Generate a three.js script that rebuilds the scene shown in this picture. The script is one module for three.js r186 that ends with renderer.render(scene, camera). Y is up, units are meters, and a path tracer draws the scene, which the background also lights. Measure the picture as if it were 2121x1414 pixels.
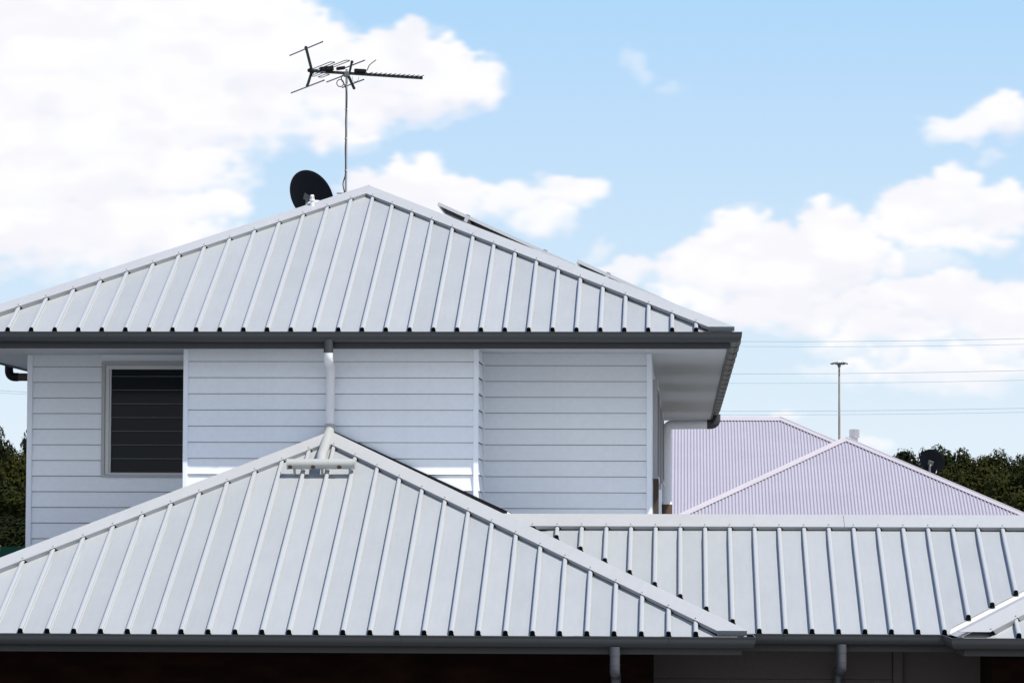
import * as THREE from 'three';
import { mergeGeometries, toCreasedNormals } from 'three/addons/utils/BufferGeometryUtils.js';

// ---------------------------------------------------------------- camera, sky, sun, exposure
const scene = new THREE.Scene();
const renderer = new THREE.WebGLRenderer({ antialias: true });
renderer.toneMapping = THREE.LinearToneMapping;
renderer.toneMappingExposure = 1.14;
renderer.shadowMap.enabled = true;
renderer.shadowMap.type = THREE.PCFSoftShadowMap;

const GROUND = -3.4;                         // heights below are measured from the photographer's eye; everything is lifted by 3.4 m at the end
const camera = new THREE.PerspectiveCamera(11.4, 1024 / 682, 0.1, 20000);
camera.rotation.order = 'YXZ';
camera.rotation.set(0.0574, 0.0498, 0.0035);
camera.fov = 2 * Math.atan(707 / 7083.6) * 180 / Math.PI;
camera.updateProjectionMatrix();

const SUN = new THREE.Vector3(0.5, 0.918, 0.367).normalize();
const sun = new THREE.DirectionalLight(new THREE.Color(1, 0.94, 0.845), 4.7);
sun.position.copy(SUN).multiplyScalar(80).add(new THREE.Vector3(-1, 0, -38));
sun.target.position.set(-1, 0, -38);
sun.castShadow = true;
sun.shadow.mapSize.set(4096, 4096);
Object.assign(sun.shadow.camera, { left: -30, right: 30, top: 30, bottom: -30, near: 1, far: 200 });
scene.add(sun, sun.target);

// seeded random numbers and value noise
function rng(seed) { let s = seed >>> 0; return () => { s = (s + 0x6D2B79F5) >>> 0; let t = s; t = Math.imul(t ^ (t >>> 15), t | 1); t ^= t + Math.imul(t ^ (t >>> 7), t | 61); return ((t ^ (t >>> 14)) >>> 0) / 4294967296; }; }
const NT = new Float32Array(65536); { const r = rng(77); for (let i = 0; i < 65536; i++) NT[i] = r() * 2 - 1; }
function vnoise(x, y) {
  const xi = Math.floor(x), yi = Math.floor(y), fx = x - xi, fy = y - yi;
  const u = fx * fx * fx * (fx * (fx * 6 - 15) + 10), v = fy * fy * fy * (fy * (fy * 6 - 15) + 10);
  const x0 = xi & 255, x1 = (xi + 1) & 255, y0 = (yi & 255) << 8, y1 = ((yi + 1) & 255) << 8;
  const a = NT[y0 | x0], b = NT[y0 | x1], c = NT[y1 | x0], d = NT[y1 | x1];
  return (a + (b - a) * u) + ((c + (d - c) * u) - (a + (b - a) * u)) * v;
}
function fbm(x, y, n) { let s = 0, a = 0.5; for (let i = 0; i < n; i++) { s += a * vnoise(x, y); x = x * 2.03 + 17.1; y = y * 2.03 + 5.7; a *= 0.5; } return s; }
const sstep = (a, b, x) => { const t = Math.min(1, Math.max(0, (x - a) / (b - a))); return t * t * (3 - 2 * t); };

// The sky: clear-air gradient plus cumulus, all in degrees of azimuth (right of -z) and elevation.
function makeSky() {
  const W = 4096, H = 4096, data = new Float32Array(W * H * 4);
  const stops = [[0, 0.702, 0.785, 0.846], [1.5, 0.671, 0.768, 0.846], [3, 0.614, 0.737, 0.846], [5, 0.526, 0.689, 0.846], [7, 0.461, 0.645, 0.846], [9, 0.382, 0.605, 0.842], [14, 0.307, 0.518, 0.807], [22, 0.2, 0.42, 0.82], [34, 0.11, 0.28, 0.64], [52, 0.06, 0.18, 0.48], [90, 0.042, 0.13, 0.38]];
  const clear = (el) => { let i = 0; while (i < stops.length - 2 && el > stops[i + 1][0]) i++; const a = stops[i], b = stops[i + 1], t = Math.min(1, Math.max(0, (el - a[0]) / (b[0] - a[0]))); return [1, 2, 3].map((k) => a[k] + (b[k] - a[k]) * t); };
  // clouds: azimuth, elevation, half width, half height, strength
  const blobs = [[-10.48,8.01,3.0,1.9,1.4],[-8.23,8.21,2.2,1.25,1.3],[-8.79,7.24,2.6,1.0,1.2],[-10.46,6.25,2.7,1.54,1.2],[-10.21,5.06,2.5,0.89,1.0],[-12.5,7.0,3,2.6,1.2],[-8.05,5.33,0.73,0.4,0.8],[-4.83,7.65,1.54,0.77,1.0],[-5.88,7.6,1.05,0.73,0.9],[-3.93,7.38,0.73,0.49,1.0],[-5.79,6.84,0.81,0.4,0.5],[-4.57,5.6,1.05,0.61,1.1],[-3.68,5.61,0.65,0.44,0.9],[-2.7,5.53,0.57,0.4,0.6],[-1.89,5.65,0.57,0.4,0.7],[-2.3,5.21,0.65,0.28,0.5],[-1.12,4.72,0.28,0.15,0.35],[0.86,4.48,0.97,0.81,1.0],[1.83,4.32,1.05,0.73,1.0],[2.64,4.64,0.89,0.77,1.05],[0.14,4.24,0.57,0.28,0.7],[-0.67,4.32,0.49,0.16,0.6],[1.51,3.83,1.86,0.4,0.7],[4.4,5.51,0.89,0.65,1.0],[5.36,5.5,0.73,0.49,1.0],[3.76,5.19,0.49,0.32,0.6],[4.72,4.95,1.13,0.24,0.5],[3.92,4.47,0.73,0.32,0.35],[4.4,3.91,1.21,0.49,1.0],[5.43,3.74,0.97,0.65,1.0],[3.36,3.43,1.29,0.4,0.7],[4.71,2.86,1.46,0.36,0.55],[2.79,2.87,0.81,0.24,0.3],[4.65,6.91,0.73,0.26,0.6],[5.45,6.94,0.49,0.32,0.7],[-0.8,7.83,0.18,0.31,0.22],[-0.11,7.58,0.36,0.15,0.15],[1.59,2.1,0.49,0.11,0.5],[3.35,1.62,0.32,0.15,0.4],[5.21,6.38,0.24,0.1,0.25]];
  const r = rng(4);
  for (let i = 0; i < 560; i++) {            // the same kind of cumulus goes on all round
    const az = r() * 360 - 180, el = 1.5 + 30 * Math.pow(r(), 2.4);
    const s = (0.7 + 2.2 * r()) * (1 + el / 14), flat = 0.4 + 0.25 * r();
    if (az > -17 && az < 10 && el < 13) continue;
    blobs.push([az, el, s * 1.15 / Math.cos(el * Math.PI / 180), s * flat, 0.55 + 0.5 * r()]);
  }
  const bins = Array.from({ length: 361 }, () => []);
  for (const b of blobs) for (let a = Math.floor(b[0] - b[2] * 1.5 - 2); a <= b[0] + b[2] * 1.5 + 2; a++) bins[((a + 180) % 360 + 360) % 360].push(b);
  const texel = (col, row) => {
    const u = (col + .5) / W, el = ((row + .5) / H - .5) * 180;
    let az = (u - .25) * 360; if (az > 180) az -= 360;      // u = 0.25 is -z
    let c = clear(Math.max(0, el));
    if (el > -1 && el < 78) {
      const zoom = 1 / (1 + Math.max(0, el - 10) / 12);
      const nx = az * zoom, ny = el * zoom * 1.25;
      const wx = fbm(nx * .9 + 3, ny * .9, 3) * .55 + fbm(nx * 3.1, ny * 3.1 + 9, 3) * .20, wy = fbm(nx * .9 + 50, ny * .9 + 20, 3) * .4 + fbm(nx * 3.1 + 31, ny * 3.1, 3) * .17;
      const px = az + wx / zoom, py = el + wy / zoom;
      let F = -1, up = 0, lid = 0;
      for (const b of bins[Math.min(359, Math.max(0, Math.floor(az + 180)))]) {
        let dx = px - b[0]; if (dx > 180) dx -= 360; if (dx < -180) dx += 360;
        dx /= b[2]; const dy = (py - b[1]) / (py < b[1] ? b[3] * .95 : b[3]);
        const q = Math.max(.85, b[4]), f = q - (dx * dx + dy * dy) * (.5 + .3 * q);
        if (f > F) { F = f; up = dy; if (f > -.15) lid = Math.max(lid, sstep(.02, .8, b[4])); } else if (f > F - .3) F += .12 * (f - F + .3);
      }
      if (F > -.8) {
        const fine = fbm(nx * 5.3 + 7, ny * 6.1, 4), puff = 1 - Math.abs(fbm(nx * 2.4 + 71, ny * 2.9 + 13, 4)) * 2.4;
        const f = F * 1.2 + fine * .36 + (puff - .45) * .34;
        const soft = .19 + .85 * sstep(.4, -.6, up) + .7 * (1 - lid);
        const alpha = sstep(-.05, soft, f) * sstep(0, .9, el) * (.12 + .865 * Math.max(lid, .12)) * (1 - .10 * sstep(-.1, .5, fbm(nx * 1.7 + 90, ny * 2.3, 3)));
        const veil = sstep(-.75, .6, F + fine * .5) * .42 * lid * sstep(0, .9, el);
        const grey = sstep(.15, -.9, up) * .03 + .06 * sstep(.05, .6, fbm(nx * 1.1 + 21, ny * 1.8 + 4, 3) + .15);
        const w = [.893 - grey, .884 - grey * .97, .897 - grey * .53];
        const cover = 1 - (1 - alpha) * (1 - veil); c = c.map((v, k) => v + (w[k] - v) * cover);
      }
    }
    return c;
  };
  const put = (i, c) => { data[i] = c[0]; data[i + 1] = c[1]; data[i + 2] = c[2]; data[i + 3] = 1; };
  const low = [.42, .44, .40];
  const c0 = Math.floor((.25 - 24 / 360) * W) & ~3, c1 = Math.floor((.25 + 18 / 360) * W) & ~3, r1 = Math.floor((.5 + 16 / 180) * H) & ~3;
  for (let row = 0; row < H / 2; row++) for (let col = 0; col < W; col++) put((row * W + col) * 4, low);
  for (let row = H / 2; row < H; row += 4) for (let col = 0; col < W; col += 4) {
    if (row < r1 && col >= c0 && col < c1) { for (let j = 0; j < 4; j++) for (let k = 0; k < 4; k++) put(((row + j) * W + col + k) * 4, texel(col + k, row + j)); continue; }
    const c = texel(col + 1.5, row + 1.5);
    for (let j = 0; j < 4; j++) for (let k = 0; k < 4; k++) put(((row + j) * W + col + k) * 4, c);
  }
  const t = new THREE.DataTexture(data, W, H, THREE.RGBAFormat, THREE.FloatType);
  t.mapping = THREE.EquirectangularReflectionMapping; t.magFilter = t.minFilter = THREE.LinearFilter; t.needsUpdate = true;
  return t;
}
scene.background = makeSky();
scene.environment = scene.background;

// ---------------------------------------------------------------- materials
const rgb = (r, g, b) => new THREE.Color().setRGB(r, g, b);
function noiseTexture(n, f, srgb, repeat, seedX = 0) {       // f(x, y) -> [r, g, b] in 0..1, tiling is hidden by the size of the repeat
  const d = new Uint8Array(n * n * 4);
  for (let y = 0; y < n; y++) for (let x = 0; x < n; x++) { const c = f(x / n, y / n); const i = (y * n + x) * 4; for (let k = 0; k < 3; k++) d[i + k] = Math.max(0, Math.min(255, Math.round(c[k] * 255))); d[i + 3] = 255; }
  const t = new THREE.DataTexture(d, n, n); t.wrapS = t.wrapT = THREE.MirroredRepeatWrapping; t.magFilter = THREE.LinearFilter; t.minFilter = THREE.LinearMipmapLinearFilter; t.generateMipmaps = true;
  if (srgb) t.colorSpace = THREE.SRGBColorSpace; t.repeat.set(repeat, repeat); t.needsUpdate = true; return t;
}
const grey = (v) => [v, v, v];
const texRoof = noiseTexture(512, (x, y) => { const n = fbm(x * 5, y * 5 + 3, 3) * .04 + fbm(x * 90, y * 14, 3) * .03 + fbm(x * 40 + 8, y * 40, 2) * .015; return grey(.962 + n * .45); }, true, .37);
const texRoofBump = noiseTexture(512, (x, y) => grey(.5 + fbm(x * 6 + 40, y * 3, 2) * .5), false, .37);
const texWall = noiseTexture(512, (x, y) => grey(.98 + fbm(x * 4, y * 4, 3) * .02 + fbm(x * 60, y * 60, 3) * .015), true, .5);
const texRough = noiseTexture(256, (x, y) => grey(.8 + fbm(x * 9, y * 9, 4) * .4), false, .7);
const texGround = noiseTexture(512, (x, y) => { const n = fbm(x * 12, y * 12, 5), m = fbm(x * 70, y * 70, 3); return [.45 + .1 * n + .1 * m, .45 + .1 * n + .1 * m, .43 + .08 * n + .08 * m]; }, true, .04);
const texBrick = noiseTexture(256, (x, y) => { const n = fbm(x * 30, y * 30, 4) * .35; return [.75 + n, .72 + n, .7 + n]; }, true, .8);

const matt = (o) => new THREE.MeshPhysicalMaterial({ side: THREE.DoubleSide, specularIntensity: .15, ...o });
const std = (o) => new THREE.MeshStandardMaterial({ side: THREE.DoubleSide, ...o });
const M = {
  roof: [0, 1, 2].map((i) => std({ color: rgb(.398 - i * .011, .419 - i * .011, .428 - i * .011), roughness: .45, metalness: 0, map: texRoof, bumpMap: texRoofBump, bumpScale: .0012 })),
  rib: std({ color: rgb(.395, .415, .43), roughness: .38 }),
  cap: std({ color: rgb(.425, .437, .442), roughness: .45, map: texRoof }),
  shadedTab: std({ color: rgb(.27, .288, .31), roughness: .5 }),  // darker than the caps: shade of the averted tabs put into the colour
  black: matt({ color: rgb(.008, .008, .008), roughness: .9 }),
  gutter: std({ color: rgb(.038, .042, .048), roughness: .42 }),
  fascia: std({ color: rgb(.038, .041, .046), roughness: .55 }),
  white: std({ color: rgb(.79, .85, .93), roughness: .55, map: texWall }),
  board: [0, 1, 2].map((i) => std({ color: rgb(.85 - i * .008, .90 - i * .008, .96 - i * .008), roughness: .5, map: texWall, roughnessMap: texRough })),
  post: std({ color: rgb(.82, .875, .95), roughness: .5 }),
  wrap: matt({ color: rgb(.20, .185, .17), roughness: .9 }),  // wall core coloured dark so the gaps between boards read as shade
  soffit: std({ color: rgb(.50, .51, .54), roughness: .7 }),
  pipe: std({ color: rgb(.78, .79, .82), roughness: .3 }),
  greyPipe: std({ color: rgb(.40, .415, .40), roughness: .42 }),
  darkPipe: std({ color: rgb(.075, .08, .095), roughness: .35 }),
  frame: std({ color: rgb(.42, .42, .43), roughness: .4 }),
  frameIn: std({ color: rgb(.62, .63, .63), roughness: .4 }),
  glass: new THREE.MeshPhysicalMaterial({ color: rgb(.010, .013, .016), roughness: .12, specularIntensity: .28, side: THREE.DoubleSide }),
  dark: matt({ color: rgb(.012, .012, .013), roughness: .9 }),
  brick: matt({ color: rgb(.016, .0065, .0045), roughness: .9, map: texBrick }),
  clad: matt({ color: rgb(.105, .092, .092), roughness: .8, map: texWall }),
  brown: std({ color: rgb(.085, .052, .034), roughness: .7 }),
  brownWood: std({ color: rgb(.06, .040, .028), roughness: .7 }),
  flashing: matt({ color: rgb(.012, .013, .016), roughness: .6 }),
  panelFrame: std({ color: rgb(.62, .64, .66), roughness: .35, metalness: .6 }),
  cells: new THREE.MeshPhysicalMaterial({ color: rgb(.012, .015, .03), roughness: .15, clearcoat: 1, clearcoatRoughness: .05, side: THREE.DoubleSide }),
  panelBack: matt({ color: rgb(.012, .012, .013), roughness: .7 }),
  alu: std({ color: rgb(.62, .63, .65), roughness: .38, metalness: .8 }),
  antenna: matt({ color: rgb(.016, .028, .022), roughness: .45 }),
  rod: std({ color: rgb(.14, .14, .19), roughness: .4, metalness: .5 }),
  plastic: matt({ color: rgb(.01, .01, .012), roughness: .5 }),
  cable: std({ color: rgb(.012, .018, .03), roughness: .5 }),
  mast: std({ color: rgb(.36, .37, .40), roughness: .4, metalness: .6 }),
  dish: matt({ color: rgb(.010, .012, .016), roughness: .55 }),
  vent: std({ color: rgb(.74, .74, .76), roughness: .4 }),
  sheet: std({ color: rgb(.375, .36, .42), roughness: .55, map: texWall }),
  sheetCap: std({ color: rgb(.46, .43, .465), roughness: .55, map: texWall }),
  neighbourWall: std({ color: rgb(.42, .40, .38), roughness: .85, map: texWall }),
  steel: std({ color: rgb(.62, .61, .64), roughness: .28, metalness: .9 }),
  concrete: std({ color: rgb(.5, .47, .43), roughness: .8, map: texBrick }),
  lamp: std({ color: rgb(.10, .115, .11), roughness: .5 }),
  wire: std({ color: rgb(.30, .45, .55), roughness: .6 }),
  timber: std({ color: rgb(.12, .10, .08), roughness: .9 }),
  bark: matt({ color: rgb(.05, .04, .03), roughness: .95 }),
  leaf: [[.013, .018, .005], [.019, .023, .005], [.010, .014, .005], [.026, .028, .006]].map((c) => matt({ color: rgb(...c), roughness: .9 })),
  shadeCloth: matt({ color: rgb(.004, .030, .022), roughness: .8 }),
  ground: std({ color: rgb(.9, .9, .9), roughness: 1, map: texGround }),
};

// ---------------------------------------------------------------- scene helpers
const taken = new Map();
function numbered(name) { const n = taken.get(name) ?? 0; taken.set(name, n + 1); return n ? `${name}_${String(n).padStart(3, '0')}` : name; }
const things = [];
function thing(name, label, category, base, group) {
  const g = new THREE.Group(); g.name = numbered(name); g.userData = { label, category }; if (group) g.userData.group = group;
  g.userData_base = new THREE.Vector3(...base); scene.add(g); things.push(g); return g;
}
function part(parent, name, geo, mat, label) { const m = new THREE.Mesh(geo, mat); m.name = name; if (label) m.userData.label = label; parent.add(m); return m; }
const merged = (list) => mergeGeometries(list.map((g) => g.index ? g.toNonIndexed() : g));
function V(x, y, z) { return new THREE.Vector3(x, y, z); }
function box(x0, x1, y0, y1, z0, z1) { const g = new THREE.BoxGeometry(x1 - x0, y1 - y0, z1 - z0); g.translate((x0 + x1) / 2, (y0 + y1) / 2, (z0 + z1) / 2); return g; }
function bevelBox(x0, x1, y0, y1, z0, z1, b = .004) {
  const s = new THREE.Shape([[x0 + b, y0 + b], [x1 - b, y0 + b], [x1 - b, y1 - b], [x0 + b, y1 - b]].map((p) => new THREE.Vector2(...p)));
  const g = new THREE.ExtrudeGeometry(s, { depth: z1 - z0 - 2 * b, bevelEnabled: true, bevelThickness: b, bevelSize: b, bevelSegments: 1 }); g.translate(0, 0, z0 + b); return g;
}
function uvFromXY(g, fx, fy) { const p = g.attributes.position, uv = new Float32Array(p.count * 2); for (let i = 0; i < p.count; i++) { uv[2 * i] = fx(p.getX(i), p.getY(i), p.getZ(i)); uv[2 * i + 1] = fy(p.getX(i), p.getY(i), p.getZ(i)); } g.setAttribute('uv', new THREE.BufferAttribute(uv, 2)); return g; }
function poly(points, tris) {            // flat facets from a list of points
  const pos = []; for (const t of tris) for (const i of t) pos.push(points[i].x, points[i].y, points[i].z);
  const g = new THREE.BufferGeometry(); g.setAttribute('position', new THREE.BufferAttribute(new Float32Array(pos), 3)); g.computeVertexNormals();
  return uvFromXY(g, (x, y, z) => x + .3 * z, (x, y, z) => y - z);
}
function slab(quad, thick) {             // a quad with thickness along a vector: 12 triangles
  const p = [...quad, ...quad.map((q) => q.clone().add(thick))];
  return poly(p, [[0, 1, 2], [0, 2, 3], [4, 6, 5], [4, 7, 6], [0, 4, 5], [0, 5, 1], [1, 5, 6], [1, 6, 2], [2, 6, 7], [2, 7, 3], [3, 7, 4], [3, 4, 0]]);
}
function cyl(a, b, r0, r1 = r0, seg = 16, open = false) {
  const d = b.clone().sub(a), g = new THREE.CylinderGeometry(r1, r0, d.length(), seg, 1, open);
  g.applyQuaternion(new THREE.Quaternion().setFromUnitVectors(V(0, 1, 0), d.clone().normalize())); g.translate((a.x + b.x) / 2, (a.y + b.y) / 2, (a.z + b.z) / 2); return g;
}
function bentPipe(pts, r, bend, seg = 16) {   // straight runs joined by rounded elbows
  const path = new THREE.CurvePath(); let cur = pts[0];
  for (let i = 1; i < pts.length - 1; i++) {
    const a = pts[i].clone().add(pts[i - 1].clone().sub(pts[i]).setLength(bend)), b = pts[i].clone().add(pts[i + 1].clone().sub(pts[i]).setLength(bend));
    path.add(new THREE.LineCurve3(cur, a)); path.add(new THREE.QuadraticBezierCurve3(a, pts[i], b)); cur = b;
  }
  path.add(new THREE.LineCurve3(cur, pts[pts.length - 1]));
  return new THREE.TubeGeometry(path, 24 * path.curves.length, r, seg, false);
}
function curveTube(pts, r, seg = 40, rad = 8) { return new THREE.TubeGeometry(new THREE.CatmullRomCurve3(pts), seg, r, rad, false); }
// sweep a profile [outward, height] along a plan path of [x, z]; outward lies to the left of the walking direction
function sweepPlan(path, profile, closed = true) {
  const n = path.length, dirs = [];
  for (let i = 0; i < n - 1; i++) { const dx = path[i + 1][0] - path[i][0], dz = path[i + 1][1] - path[i][1], l = Math.hypot(dx, dz); dirs.push([dx / l, dz / l]); }
  const outs = path.map((_, i) => { const a = dirs[Math.max(0, i - 1)], b = dirs[Math.min(n - 2, i)]; const na = [a[1], -a[0]], nb = [b[1], -b[0]]; const k = 1 + na[0] * nb[0] + na[1] * nb[1]; return [(na[0] + nb[0]) / k, (na[1] + nb[1]) / k]; });
  const pos = [], m = profile.length, at = (i, j) => { const p = path[i], o = outs[i], q = profile[j % m]; return [p[0] + o[0] * q[0], q[1], p[1] + o[1] * q[0]]; };
  for (let i = 0; i < n - 1; i++) for (let j = 0; j < (closed ? m : m - 1); j++) { const a = at(i, j), b = at(i + 1, j), c = at(i + 1, j + 1), d = at(i, j + 1); pos.push(...a, ...b, ...c, ...a, ...c, ...d); }
  if (closed) for (const i of [0, n - 1]) { const tri = THREE.ShapeUtils.triangulateShape(profile.map((q) => new THREE.Vector2(...q)), []); for (const t of tri) for (const j of t) pos.push(...at(i, j)); }
  const g = new THREE.BufferGeometry(); g.setAttribute('position', new THREE.BufferAttribute(new Float32Array(pos), 3));
  uvFromXY(g, (x, y, z) => x - z, (x, y, z) => y); return toCreasedNormals(g, .6);
}

// ---------------------------------------------------------------- ground
{
  const g = new THREE.PlaneGeometry(9000, 9000, 1, 1); g.rotateX(-Math.PI / 2); g.translate(0, GROUND, 0); uvFromXY(g, (x, y, z) => x, (x, y, z) => z);
  const m = new THREE.Mesh(g, M.ground); m.name = 'ground'; m.userData = { kind: 'structure', label: 'pale bare ground around the houses' }; scene.add(m);
}

// ---------------------------------------------------------------- the white house
const house = thing('weatherboard_house', 'white weatherboard house with pale grey ribbed metal hip roofs on two levels', 'house', [-3.4, GROUND, -40]);
const TP = .4551, NC = 1 / Math.hypot(1, TP), NS = TP * NC, PITCH = Math.atan(TP), S = .233, CAP = .055, WD = .2556;
const nrm = V(0, NC, NS);
// profiles shared by all roofs
const ribProfile = [[-.018, 0], [-.011, .004], [-.010, .018], [-.0175, .029], [-.019, .037], [-.0145, .044], [-.006, .0475], [.006, .0475], [.0145, .044], [.019, .037], [.0175, .029], [.010, .018], [.011, .004], [.018, 0]];
function ribGeometry() {                   // unit length down the slope, origin at the top
  const pos = []; const p = ribProfile; for (let i = 0; i < p.length - 1; i++) { const [a, b] = p[i], [c, d] = p[i + 1]; pos.push(a, b, 0, a, b, 1, c, d, 1, a, b, 0, c, d, 1, c, d, 0); }
  for (let i = 1; i < p.length - 1; i++) { const t = [[0, 0], p[i], p[i + 1]]; for (const q of t) pos.push(q[0], q[1], 1); }
  const g = new THREE.BufferGeometry(); g.setAttribute('position', new THREE.BufferAttribute(new Float32Array(pos), 3)); uvFromXY(g, (x, y, z) => x + y, (x, y, z) => z); return toCreasedNormals(g, .75);
}
const RIB = ribGeometry();
const RIB_END = (() => { const s = new THREE.Shape([[-.027, 0], [-.021, .012], [-.0205, .034], [-.015, .0455], [0, .0500], [.015, .0455], [.0205, .034], [.021, .012], [.027, 0]].map((p) => new THREE.Vector2(...p))); const g = new THREE.ExtrudeGeometry(s, { depth: .016, bevelEnabled: false }); return g; })();
const rand = rng(11);
// one roof face that slopes down toward the camera: pans, ribs, black rib ends
function roofFace(roof, { Y, D, ribs, bottom, top, capEdge }) {
  const at = (X, d, h = 0) => V(X, Y + d * TP + h * NC, -(D + d) + h * NS);
  const cols = [[0, 0], [.030, 0], [.0335, .0022], [.040, 0], [.075, .0004], [.1165, .0007], [.158, .0004], [.193, 0], [.1995, .0022], [.203, 0], [.233, 0]];
  for (let k = 0; k < ribs.length - 1; k++) {
    const xa = ribs[k], xb = ribs[k + 1], pts = [], idx = [], rows = [0, .12, .3, .5, .7, .85, .94, 1], lift = .8 + .4 * rand();
    for (const [c, h] of cols) {
      const X = xa + (xb - xa) * c / .233, b = bottom(X), t = Math.max(b + .001, top(X)), e = Math.max(b, capEdge(X));
      rows.forEach((r) => { let d = b + (e - b) * r; if (r === 1) d = t; const up = r === 1 ? .026 : r === .94 ? .006 * lift : 0; pts.push(at(X, d, h * lift + (t - b > .3 ? up : 0))); });
    }
    const n = rows.length; for (let i = 0; i < cols.length - 1; i++) for (let j = 0; j < n - 1; j++) { const a = i * n + j, b = a + n; idx.push(a, b, b + 1, a, b + 1, a + 1); }
    const g = new THREE.BufferGeometry(); g.setAttribute('position', new THREE.BufferAttribute(new Float32Array(pts.flatMap((p) => [p.x, p.y, p.z])), 3)); g.setIndex(idx);
    const ou = rand() * 9; uvFromXY(g, (x) => x + ou, (x, y, z) => -z * 1.1 + ou); g.computeVertexNormals();
    if (Math.max(top(xa) - bottom(xa), top(xb) - bottom(xb)) > .03) part(roof, 'roof_pan', g, M.roof[Math.floor(rand() * 3)]);
  }
  for (const X of ribs) {
    const b = bottom(X), t = capEdge(X) + .05; if (t - b < .07) continue;
    const m = part(roof, 'roof_rib', RIB, M.rib); m.position.copy(at(X, t)); m.rotation.x = PITCH; m.scale.z = (t - b) / NC;
    const e = part(roof, 'dark_rib_end', RIB_END, M.black); e.position.copy(at(X, b)); e.rotation.x = PITCH;  // solid black piece stands for the shaded hollow of the open rib
  }
  return at;
}
// flashing tabs between the ribs, hanging from the edge of a hip or ridge cap
function tabs(roof, at, ribs, edge, x0, x1, lean, gap = .012) {
  const heads = [];
  for (let k = 0; k < ribs.length - 1; k++) {
    let a = ribs[k] + .017, b = ribs[k + 1] - .019; if (b < x0 + .01 || a > x1 - .01) continue;
    a = Math.max(a, x0); b = Math.min(b, x1); if (b - a < .03) continue;
    const cut = ribs[k] + .017 >= x0 ? .026 : 0;
    part(roof, 'flashing_tab', slab([at(a, edge(a), CAP), at(b, edge(b), CAP), at(b, edge(b) - lean, gap), at(a + cut, edge(a + cut) - lean, gap)], V(0, -.0015, .0015)), M.shadedTab);
  }
  const inset = .012, q = Math.max(3, Math.ceil((x1 - x0) / 1.5)); for (let k = 0; k < q; k++) { const a = x0 + (x1 - x0) * k / q, b = x0 + (x1 - x0) * (k + 1) / q; part(roof, 'foam_closure', slab([at(a, edge(a) + inset, -.002), at(b, edge(b) + inset, -.002), at(b, edge(b) + inset, CAP - .004), at(a, edge(a) + inset, CAP - .004)], V(0, .003, -.008)), M.black); }  // black foam, bared more by a wider gap on shaded sides to imitate shade
  for (const X of ribs) if (X > x0 && X < x1) { const s = new THREE.CylinderGeometry(.006, .006, .018, 6); s.rotateX(PITCH); const p = at(X, edge(X) + .03, CAP + .008); s.translate(p.x, p.y, p.z); heads.push(s); }
  if (heads.length) { const m = part(roof, 'screw_heads', merged(heads), M.frame); m.userData.kind = 'stuff'; }
}
const GUT = [[.001, -.088], [.050, -.098], [.074, -.096], [.092, -.086], [.104, -.070], [.111, -.050], [.114, -.030], [.114, -.010], [.117, -.004], [.117, .001], [.113, .003], [.108, .001], [.108, -.030], [.105, -.048], [.098, -.066], [.087, -.080], [.072, -.090], [.050, -.092], [.005, -.084], [.005, -.004], [.001, -.004]];
const gutterProfile = (y) => GUT.map(([o, h]) => [o, y + h]);
const joinProfile = (y) => GUT.slice(0, 12).map(([o, h]) => [o + .0025, y + h - .002]).concat([[.107, y - .002], [.1, y - .05], [.07, y - .088], [.003, y - .084]]);

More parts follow.
